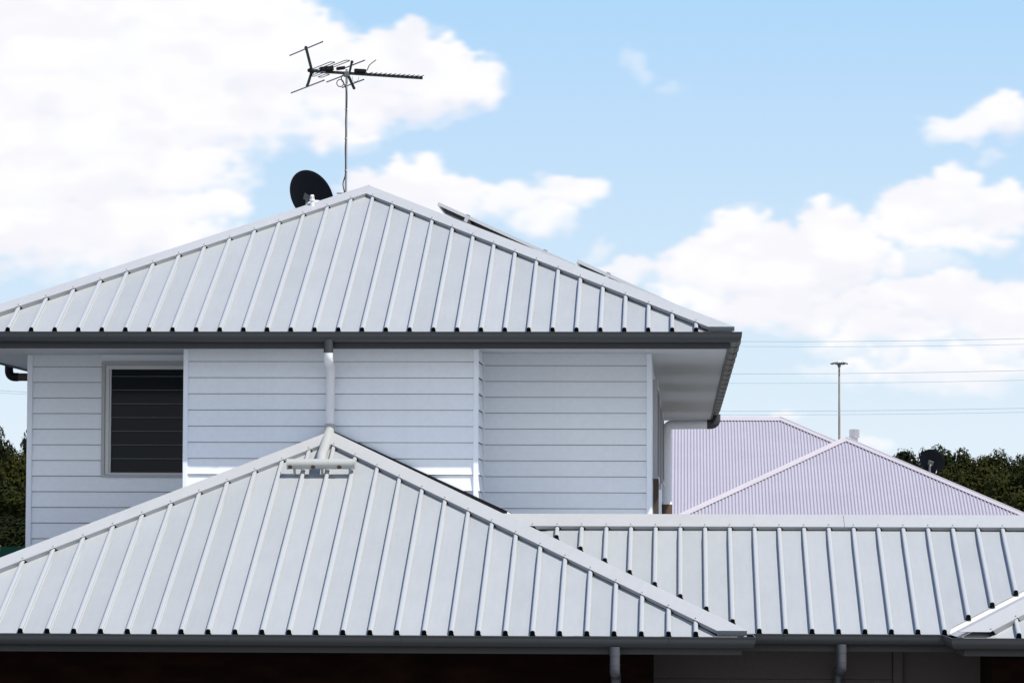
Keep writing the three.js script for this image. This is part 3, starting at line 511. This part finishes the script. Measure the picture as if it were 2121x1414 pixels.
{ // TV antenna: boom runs right and away, rods lie across it
  const bx = -3.715, bz = -37.5, ry = U.Y + (bx - U.L) * TP, base = V(bx, ry, bz);
  const t = thing('tv_antenna', 'tall television antenna with rods on a thin mast above the roof peak', 'antenna', [bx, ry, bz]);
  const u = V(.91, 0, -.415).normalize(), w = V(.415, 0, .91).normalize();
  const A = (du, dy, dw = 0) => V(bx, 5.125, bz).addScaledVector(u, du).addScaledVector(w, dw).add(V(0, dy, 0));
  part(t, 'mast', cyl(V(bx, ry - .05, bz), A(0, .05), .0135, .0125, 14), M.mast);
  part(t, 'mast_foot', merged([bevelBox(bx - .10, bx + .03, 3.79, 3.803, bz - .02, bz + .02), box(bx - .012, bx + .012, ry - .02, 3.79, bz - .03, bz + .05)]), M.mast);
  const bar = (a, b, h, wd) => { const d = b.clone().sub(a), g = new THREE.BoxGeometry(d.length(), h, wd); const m4 = new THREE.Matrix4(), x = d.clone().normalize(), zz = w.clone().sub(x.clone().multiplyScalar(w.dot(x))).normalize(), y = zz.clone().cross(x); m4.makeBasis(x, y, zz); g.applyMatrix4(m4); const c = a.clone().add(b).multiplyScalar(.5); g.translate(c.x, c.y, c.z); return g; };
  part(t, 'boom', bar(A(-.45, .01), A(.895, 0), .030, .022), M.antenna);
  const rod = (du, dy, a, b, name = 'rod', r = .0075) => part(t, name, cyl(A(du, dy, a), A(du, dy, b), r, r, 8), M.rod);
  for (const [du, dy] of [[-.475, .265], [-.455, -.155]]) {      // reflector arms with their long rods
    part(t, 'reflector_arm', bar(A(-.41, dy > 0 ? .03 : -.01), A(du, dy), .026, .02), M.antenna);
    part(t, 'arm_tip', new THREE.SphereGeometry(.019, 10, 8).translate(...A(du, dy).toArray()), M.antenna);
    rod(du, dy - .012, -.57, .57);
    for (const e of [-.57, .57]) part(t, 'rod_tip', new THREE.SphereGeometry(.0085, 8, 6).translate(...A(du, dy - .012, e).toArray()), M.plastic);
  }
  part(t, 'hinge', merged([cyl(A(-.43, .02, -.03), A(-.43, .02, .03), .019, .019, 12), cyl(A(-.405, -.01, -.028), A(-.405, -.01, .028), .018, .018, 12)]), M.plastic);
  // upright holders near the mast with their rods
  part(t, 'rod_holder', bar(A(.035, .02), A(.06, .135), .022, .018), M.antenna);
  part(t, 'arm_tip', new THREE.SphereGeometry(.018, 10, 8).translate(...A(.062, .135).toArray()), M.antenna);
  part(t, 'rod_holder', bar(A(.01, .0), A(.085, -.15), .026, .02), M.antenna);
  part(t, 'arm_tip', new THREE.SphereGeometry(.017, 10, 8).translate(...A(.088, -.155).toArray()), M.antenna);
  rod(.065, .10, -.3, .42); rod(.075, -.105, -.36, .36); rod(-.09, -.045, -.42, .22);
  for (const e of [-.36, .36]) part(t, 'rod_tip', new THREE.SphereGeometry(.008, 8, 6).translate(...A(.075, -.105, e).toArray()), M.plastic);
  // folded dipoles: flat loops
  const loop = (du, dy, hw, gap, r) => part(t, 'dipole', new THREE.TubeGeometry(new THREE.CatmullRomCurve3([A(du, dy, -hw), A(du, dy, 0), A(du, dy, hw), A(du + gap / 2, dy, hw + .02), A(du + gap, dy, hw), A(du + gap, dy, 0), A(du + gap, dy, -hw), A(du + gap / 2, dy, -hw - .02)], true, 'catmullrom', .3), 60, r, 6, true), M.rod);
  loop(-.36, -.02, .18, .05, .005); loop(-.30, .075, .30, .06, .0055); loop(-.13, .10, .32, .055, .0055); loop(-.29, -.035, .12, .05, .005);
  part(t, 'junction_box', bevelBox(-.075, .075, -.028, .022, -.035, .035, .008).rotateY(.45).rotateZ(.16).translate(...A(-.235, .045).toArray()), M.plastic);
  part(t, 'junction_box', bevelBox(-.045, .045, -.018, .014, -.03, .03, .006).rotateY(.45).rotateZ(.2).translate(...A(-.07, .06).toArray()), M.plastic);
  part(t, 'junction_box', bevelBox(-.065, .06, -.024, .016, -.03, .03, .008).rotateY(.43).translate(...A(.16, .045).toArray()), M.plastic);
  part(t, 'mast_clamp', bevelBox(-.028, .028, -.035, .025, -.025, .025, .006).translate(...A(0, .0).toArray()), M.lamp);
  part(t, 'dipole_tip', curveTube([A(.22, .035), A(.235, .055, .02), A(.25, .10, .04), A(.31, .16, .10)], .005, 20, 6), M.plastic);
  part(t, 'dipole_tip', curveTube([A(.22, .035), A(.235, .02, .01), A(.26, .0, .02)], .005, 12, 6), M.plastic);
  for (let i = 0; i < 12; i++) rod(.275 + i * .055, .020 - i * .0002, -.055, .085, 'director_rod', .005);
  for (let i = 0; i < 12; i++) { const p = A(.27 + i * .055, .014); part(t, 'rod_clip', new THREE.BoxGeometry(.018, .016, .024).rotateY(.43).translate(p.x, p.y, p.z), M.antenna); }
  part(t, 'cable', curveTube([V(bx - .013, 3.80, bz + .02), V(bx - .03, 3.9, bz + .02), V(bx - .006, 4.0, bz + .018), V(bx - .008, 4.3, bz + .018), V(bx - .002, 4.45, bz + .018), V(bx - .006, 4.6, bz + .018), V(bx + .006, 4.8, bz + .018), V(bx + .004, 4.92, bz + .018), V(bx - .02, 5.0, bz + .02), V(bx - .055, 5.06, bz + .02), V(bx - .05, 5.10, bz + .01), V(bx + .01, 5.12, bz)], .0068, 120, 6), M.cable);
  part(t, 'cable_loop', new THREE.TorusGeometry(.038, .005, 6, 28).scale(1, 1.05, 1).translate(bx - .068, 5.018, bz + .025), M.cable);
  part(t, 'cable_loop', new THREE.TorusGeometry(.036, .003, 6, 24, 4.2).rotateZ(2.6).translate(bx + .10, 5.07, bz + .02), M.mast);
  for (const y of [5.0, 4.725, 4.40, 4.045]) part(t, 'cable_tie', cyl(V(bx, y, bz + .004), V(bx, y + .008, bz + .004), .0195, .0195, 12), M.vent);
}

// ---------------------------------------------------------------- neighbouring house behind
const nb = thing('corrugated_roof_house', 'neighbouring house with lilac grey corrugated hip roof behind the white house', 'house', [2, GROUND, -84]);
{
  const K = .475, per = .076, amp = .0155, c = 1 / Math.hypot(1, K);
  const sheet = (Xl, Xr, Xa0, Xa1, Ye, De, dTop, lowCut) => {       // corrugated face sloping toward the camera between two hips
    const pos = [], idx = [], step = per / 6; let n = 0;
    for (let X = Xl; X <= Xr + 1e-6; X += step, n++) {
      const top = Math.max(.001, Math.min(dTop, X < Xa0 ? X - Xl : X > Xa1 ? Xr - X : dTop)), h = amp * Math.cos(X / per * Math.PI * 2);
      for (const d of [0, top]) pos.push(X, Ye + d * K + h * c, -(De + d) + h * c * K);
    }
    for (let i = 0; i < n - 1; i++) { const a = i * 2; idx.push(a, a + 2, a + 3, a, a + 3, a + 1); }
    const g = new THREE.BufferGeometry(); g.setAttribute('position', new THREE.BufferAttribute(new Float32Array(pos), 3)); g.setIndex(idx); uvFromXY(g, (x) => x * .7, (x, y, z) => z); g.computeVertexNormals(); return g;
  };
  const strip = (a, b, wv) => slab([a.clone().add(wv), b.clone().add(wv), b.clone().add(V(0, .018, 0)), a.clone().add(V(0, .018, 0))], V(0, .004, 0));
  const cap = (roof, a, b, w1, w2) => { part(roof, 'hip_cap', merged([strip(a, b, w1), strip(a, b, w2), cyl(a.clone().add(V(0, .012, 0)), b.clone().add(V(0, .012, 0)), .022, .022, 8)]), M.sheetCap); };
  const build = (Xa0, Xa1, Ya, Da, Ye, depthBack, label) => {
    const run = (Ya - Ye) / K, Xl = Xa0 - run, Xr = Xa1 + run, De = Da - run, back = Da + depthBack;
    const roof = part(nb, 'roof', poly([V(Xl, Ye, -De), V(Xa0, Ya, -Da), V(Xa1, Ya, -Da), V(Xr, Ye, -De), V(Xl, Ye, -(back + run)), V(Xa0, Ya, -back), V(Xa1, Ya, -back), V(Xr, Ye, -(back + run))], [[0, 1, 5], [0, 5, 4], [3, 7, 6], [3, 6, 2], [4, 5, 6], [4, 6, 7], [1, 2, 6], [1, 6, 5]]), M.sheet, label);
    part(roof, 'corrugated_sheet', sheet(Xl, Xr, Xa0, Xa1, Ye, De, run, 0), M.sheet);
    const q = .17, lift = .022;
    const f = V(0, -q * K * 1.0 + lift + .0, q * 1.0);
    cap(roof, V(Xl, Ye + lift, -De), V(Xa0, Ya + lift, -Da), V(q * .72, -q * .72 * K * 0 - .0 - q * .72 * K * 0 + .002, q * .30).add(V(0, -q * .30 * K, 0)), V(-q * .3, -q * .3 * K, -q * .72));
    cap(roof, V(Xr, Ye + lift, -De), V(Xa1, Ya + lift, -Da), V(-q * .72, -q * .30 * K + .002, q * .30), V(q * .3, -q * .3 * K, -q * .72));
    if (Xa1 - Xa0 > .1) part(roof, 'ridge_cap', merged([strip(V(Xa0, Ya + lift, -Da), V(Xa1, Ya + lift, -Da), V(0, -q * K, q)), strip(V(Xa0, Ya + lift, -Da), V(Xa1, Ya + lift, -Da), V(0, -q * K, -q))]), M.sheetCap);
    part(nb, 'wall', box(Xl + .5, Xr - .5, GROUND, Ye - .02, -(back + run - .5), -(De + .5)), M.neighbourWall);
    part(nb, 'gutter', sweepPlan([[Xr, -De], [Xl, -De]], gutterProfile(Ye - .01)), M.sheetCap);
    return { roof, Xl, Xr, De };
  };
  build(.20, 2.40, 2.948, 84, -.1, 3, 'corrugated main roof with a level ridge');
  build(3.812, 3.813, 2.335, 80, -.1, 3, 'corrugated front hip roof coming to a point');
  const fx = 4.085, fz = -81.4;
  const flue = part(nb, 'flue', cyl(V(fx, 1.9, fz), V(fx, 2.42, fz), .085, .085, 20), M.steel, 'shiny round metal flue with a wide cowl');
  part(flue, 'cowl', new THREE.LatheGeometry([[.0, .19], [.118, .19], [.124, .185], [.124, .012], [.128, .008], [.128, -.004], [.1, -.006]].map((p) => new THREE.Vector2(...p)), 9).translate(fx, 2.41, fz), new THREE.MeshStandardMaterial({ color: rgb(.62, .61, .64), roughness: .25, metalness: .9, flatShading: true, side: THREE.DoubleSide }));
  part(flue, 'band', cyl(V(fx, 2.34, fz), V(fx, 2.355, fz), .092, .092, 20), M.steel);
}
{ // dish on the neighbour's roof
  const C = V(5.72, 1.77, -78.8), n = V(.35, .42, -.84).normalize(), q = new THREE.Quaternion().setFromUnitVectors(V(0, 1, 0), n);
  const t = thing('satellite_dish', 'black satellite dish on the neighbouring corrugated roof before the trees', 'dish', [C.x, 1.35, C.z]);
  const prof = []; for (let i = 0; i <= 10; i++) { const r = .30 * i / 10; prof.push(new THREE.Vector2(r, r * r * .6)); }
  part(t, 'reflector', new THREE.LatheGeometry([...prof, ...prof.map((p) => new THREE.Vector2(p.x, p.y + .008)).reverse()], 32).applyQuaternion(q).translate(C.x, C.y, C.z), M.dish);
  part(t, 'mount_arm', merged([cyl(C, V(C.x - .05, C.y - .12, C.z + .1), .025), cyl(V(C.x - .05, C.y - .12, C.z + .1), V(C.x - .05, 1.05, C.z + .1), .025)]), M.lamp);
  part(t, 'mount_plate', new THREE.BoxGeometry(.12, .03, .1).applyQuaternion(q).translate(C.x - .02, C.y - .02, C.z + .04), M.lamp);
  const e = C.clone().addScaledVector(n, .40).add(V(.08, -.04, 0));
  part(t, 'feed_arm', cyl(V(C.x + .1, C.y - .25, C.z), e, .014), M.mast); part(t, 'receiver', cyl(e, e.clone().addScaledVector(n, -.09), .035), M.mast);
}

// ---------------------------------------------------------------- far things
{ // tall floodlight mast
  const x = 18.34, z = -400, y = 20.5;
  const t = thing('floodlight_mast', 'tall thin floodlight mast rising behind the corrugated roof', 'light mast', [x, GROUND, z]);
  part(t, 'pole', cyl(V(x, GROUND, z), V(x, y, z), .20, .10, 12), M.concrete);
  part(t, 'head_ring', new THREE.TorusGeometry(.62, .05, 6, 24).rotateX(Math.PI / 2).translate(x, y - .05, z), M.lamp);
  part(t, 'head_cap', new THREE.SphereGeometry(.28, 12, 8, 0, 6.3, 0, 1.57).scale(1, 1.2, 1).translate(x, y + .0, z), M.vent);
  part(t, 'head_drum', cyl(V(x, y - .5, z), V(x, y, z), .14, .26, 12), M.lamp);
  for (let i = 0; i < 8; i++) { const a = i / 8 * 6.2832 + .2, g = new THREE.BoxGeometry(.46, .13, .34); g.rotateZ(-.28); g.translate(.80, 0, 0); g.rotateY(a); g.translate(x, y - .02, z); part(t, 'floodlight', g, M.lamp); part(t, 'bracket', cyl(V(x, y - .25, z), V(x + Math.cos(a) * .62, y - .06, z - Math.sin(a) * .62), .035, .035, 6), M.lamp); }
}
{ // overhead wires between two poles that stand outside the picture
  const z = -150, x0 = -62, x1 = 58;
  const wires = [[2.685, 8.637, 14.907, 8.771, .00125, 'top wire of the upper pair'], [2.685, 8.446, 14.906, 8.55, .00125, 'second wire, just under the top one'], [2.474, 7.217, 14.9, 7.378, .00105, 'upper wire of the middle pair'], [2.474, 6.825, 14.898, 6.977, .00105, 'lower wire of the middle pair'], [1.84, 5.575, 14.892, 5.734, .00087, 'upper wire of the lowest pair'], [1.84, 5.438, 14.891, 5.576, .00087, 'lowest wire, bottom of the lowest pair']];
  const ends = [];
  wires.forEach(([xa, ya, xb, yb, a, lab], k) => {
    const f = (X) => ya + (yb - ya) * (X - xa) / (xb - xa) + a * (X - xa) * (X - xb), pts = []; for (let i = 0; i <= 60; i++) { const X = x0 + (x1 - x0) * i / 60; pts.push(V(X, f(X), z - (k % 2) * .5)); }
    ends.push([f(x0), f(x1)]);
    const t = thing('power_line', `thin overhead power line across the sky, ${lab}`, 'power line', [x0, GROUND, z], 'overhead power lines');
    part(t, 'conductor', curveTube(pts, k % 2 ? .009 : .011, 120, 6), M.wire);
  });
  for (const [X, e, side] of [[x0, 0, 'left'], [x1, 1, 'right']]) {
    const top = Math.max(...ends.map((q) => q[e])) + .6, t = thing('power_pole', `timber power pole carrying the wires, beyond the ${side} edge`, 'power pole', [X, GROUND, z - .25]);
    part(t, 'pole', cyl(V(X, GROUND, z - .25), V(X, top, z - .25), .19, .13, 12), M.timber);
    for (const q of ends) { part(t, 'cross_arm', box(X - .06, X + .06, q[e] - .13, q[e] - .03, z - 1.0, z + .5), M.timber); }
  }
}
// trees: tapered trunk, limbs, crown of leaf-sized faces gathered in clumps
function crownGeometry(seed, n) {
  const r = rng(seed), clumps = [], pos = [], nor = [];
  for (let i = 0; i < 17; i++) { const a = r() * 6.283, h = Math.pow(r(), .8), rad = (.25 + .62 * Math.sqrt(r())) * Math.sin(Math.PI * (.16 + .74 * h)); clumps.push([Math.cos(a) * rad, h * 1.75 - .85, Math.sin(a) * rad, .20 + .20 * r()]); }
  clumps.push([0, 0, 0, .5], [0, -.5, 0, .45], [.05, .45, 0, .4]);
  for (let i = 0; i < n; i++) {
    const c = clumps[Math.floor(r() * clumps.length)], th = r() * 6.283, cz = r() * 2 - 1, s = Math.sqrt(1 - cz * cz), k = c[3] * Math.pow(r(), .3) * (1 + .25 * (r() - .3));
    const d = V(Math.cos(th) * s, cz, Math.sin(th) * s), p = V(c[0] + d.x * k, c[1] + d.y * k * .85, c[2] + d.z * k);
    const nn = d.clone().add(V(r() - .5, r() - .2, r() - .5).multiplyScalar(1.3)).normalize(), tx = V(r() - .5, r() - .5, r() - .5).cross(nn).normalize(), ty = nn.clone().cross(tx), sz = .03 + .04 * r();
    const q = [p.clone().addScaledVector(tx, -sz), p.clone().addScaledVector(ty, -sz * .45), p.clone().addScaledVector(tx, sz), p.clone().addScaledVector(ty, sz * .45)];
    for (const j of [0, 1, 2, 0, 2, 3]) { pos.push(q[j].x, q[j].y, q[j].z); nor.push(nn.x, nn.y, nn.z); }
  }
  const g = new THREE.BufferGeometry(); g.setAttribute('position', new THREE.BufferAttribute(new Float32Array(pos), 3)); g.setAttribute('normal', new THREE.BufferAttribute(new Float32Array(nor), 3)); return g;
}
const CROWNS = [101, 202, 303, 404, 505].map((s) => crownGeometry(s, 6500));
let treeCount = 0;
function tree(label, group, X, Z, yTop, half, yLow, mat) {
  const t = thing('tree', label, 'tree', [X, GROUND, Z], group), i = treeCount++;
  part(t, 'trunk', merged([cyl(V(X, GROUND, Z), V(X + .1, yTop - (yTop - yLow) * .35, Z), .22, .08, 8), ...[0, 1, 2, 3].map((k) => cyl(V(X + .03, yLow + (yTop - yLow) * (.1 + .1 * k), Z), V(X + Math.cos(k * 1.7 + i) * half * .6, yLow + (yTop - yLow) * (.35 + .12 * k), Z + Math.sin(k * 1.7 + i) * half * .6), .09, .03, 6))]), M.bark);
  half *= 1.3; const m = part(t, 'crown', CROWNS[i % 5], M.leaf[mat]); m.scale.set(half, (yTop - yLow) / 2 * 1.0, half); m.position.set(X, (yTop + yLow) / 2, Z); m.rotation.y = i * 2.1;
}
{
  // right-hand wood edge: metres right of the eye line, metres above it, distance, half width
  const right = [[14.9, 6.35, 246, 1.7, 0], [16.0, 6.25, 252, 1.5, 2], [17.1, 6.2, 248, 1.1, 2], [18.1, 6.3, 240, 1.5, 0], [19.4, 6.25, 246, 1.9, 1], [20.8, 5.75, 252, 1.5, 2], [21.6, 5.65, 244, 1.3, 0], [22.5, 5.9, 240, 2.0, 1], [24.0, 5.75, 250, 1.4, 2], [24.6, 5.8, 245, 1.6, 0], [26.4, 5.9, 243, 2.1, 1],
    [17.6, 4.6, 225, 2.0, 1], [19.6, 4.9, 222, 2.3, 3], [21.3, 4.5, 218, 2.2, 1], [22.9, 4.7, 221, 2.3, 3], [24.4, 4.2, 216, 2.2, 0], [20.4, 2.9, 205, 2.4, 3], [22.6, 2.6, 203, 2.6, 1]];
  const rl = ['dark leafy tree nearest the pointed corrugated roof, behind its hip', 'dark tree between the hip and the neighbour dish, second in line', 'narrow dark tree just left of the neighbour dish', 'dark tree straight behind the neighbour dish', 'tall rounded tree just right of the neighbour dish', 'low tree in the dip right of the tall rounded one', 'small dark tree left of the broad crown', 'broad crowned tree, highest in the right of the wood', 'thin tree beside the gap near the right edge', 'dark tree at the right edge, tallest there', 'tree beyond the right edge of the wood',
    'lower olive tree under the neighbour dish', 'olive green bushy tree below the tall rounded one', 'middle olive tree in the lower row', 'bushy olive tree below the broad crown', 'lower dark tree near the right edge', 'low olive tree just above the corrugated hip', 'low bushy tree above the hip near the right edge'];
  right.forEach(([x, y, d, h, m], i) => tree(rl[i], 'trees of the wood on the right', x, -d, y, h, i < 11 ? -.5 : -2.6, m));
  const left = [[-50.2, 7.75, 250, 1.7, 0], [-48.6, 7.6, 254, 1.5, 2], [-45.6, 5.6, 232, 2.0, 1], [-44.2, 5.3, 228, 2.0, 3], [-47.6, 5.5, 230, 2.1, 0], [-41.6, 3.2, 210, 2.3, 0], [-40.0, 2.9, 206, 2.3, 1], [-43.6, 3.1, 208, 2.4, 2], [-38.2, 1.0, 192, 2.4, 2], [-36.6, .9, 190, 2.3, 0]];
  const ll = ['dark tree at the left picture edge, top of the wood', 'dark tree top beside the white corner post, highest row', 'mid height green tree left of the house, second row', 'lighter green tree left of the house, second row', 'second row tree at the left edge', 'third row dark tree left of the house corner', 'third row tree against the house corner', 'third row tree at the left edge', 'lowest dark tree left of the house', 'lowest dark tree against the house corner'];
  left.forEach(([x, y, d, h, m], i) => tree(ll[i], 'trees of the wood on the left', x, -d, y, h, -2.8, m));
}
{ // green cloth fence at the left behind the house
  const t = thing('shade_cloth_fence', 'dark green cloth fence below the trees left of the house', 'fence', [-12, GROUND, -46]);
  const pts = []; for (let i = 0; i < 12; i++) pts.push(-16 + i * .75);
  for (let i = 0; i < 11; i++) part(t, 'cloth_panel', slab([V(pts[i] + .02, GROUND + .05, -46), V(pts[i + 1] - .02, GROUND + .05, -46), V(pts[i + 1] - .02, -.14, -46), V(pts[i] + .02, -.14 + .1 * ((i * 7) % 3) / 3, -46)], V(0, 0, .01)), M.shadeCloth);
  for (const x of pts) part(t, 'post', cyl(V(x, GROUND, -46.04), V(x, -.12, -46.04), .025, .025, 8), M.timber);
}

// ---------------------------------------------------------------- put each group at its base, lift everything onto y = 0 ground
for (const g of things) {
  const b = g.userData_base; delete g.userData_base; g.position.copy(b);
  for (const c of g.children) c.position.sub(b);
}
for (const o of scene.children) o.position.y -= GROUND;
camera.position.y -= GROUND;
scene.traverse((o) => { if (o.isMesh) { o.castShadow = true; o.receiveShadow = true; } });

renderer.render(scene, camera);
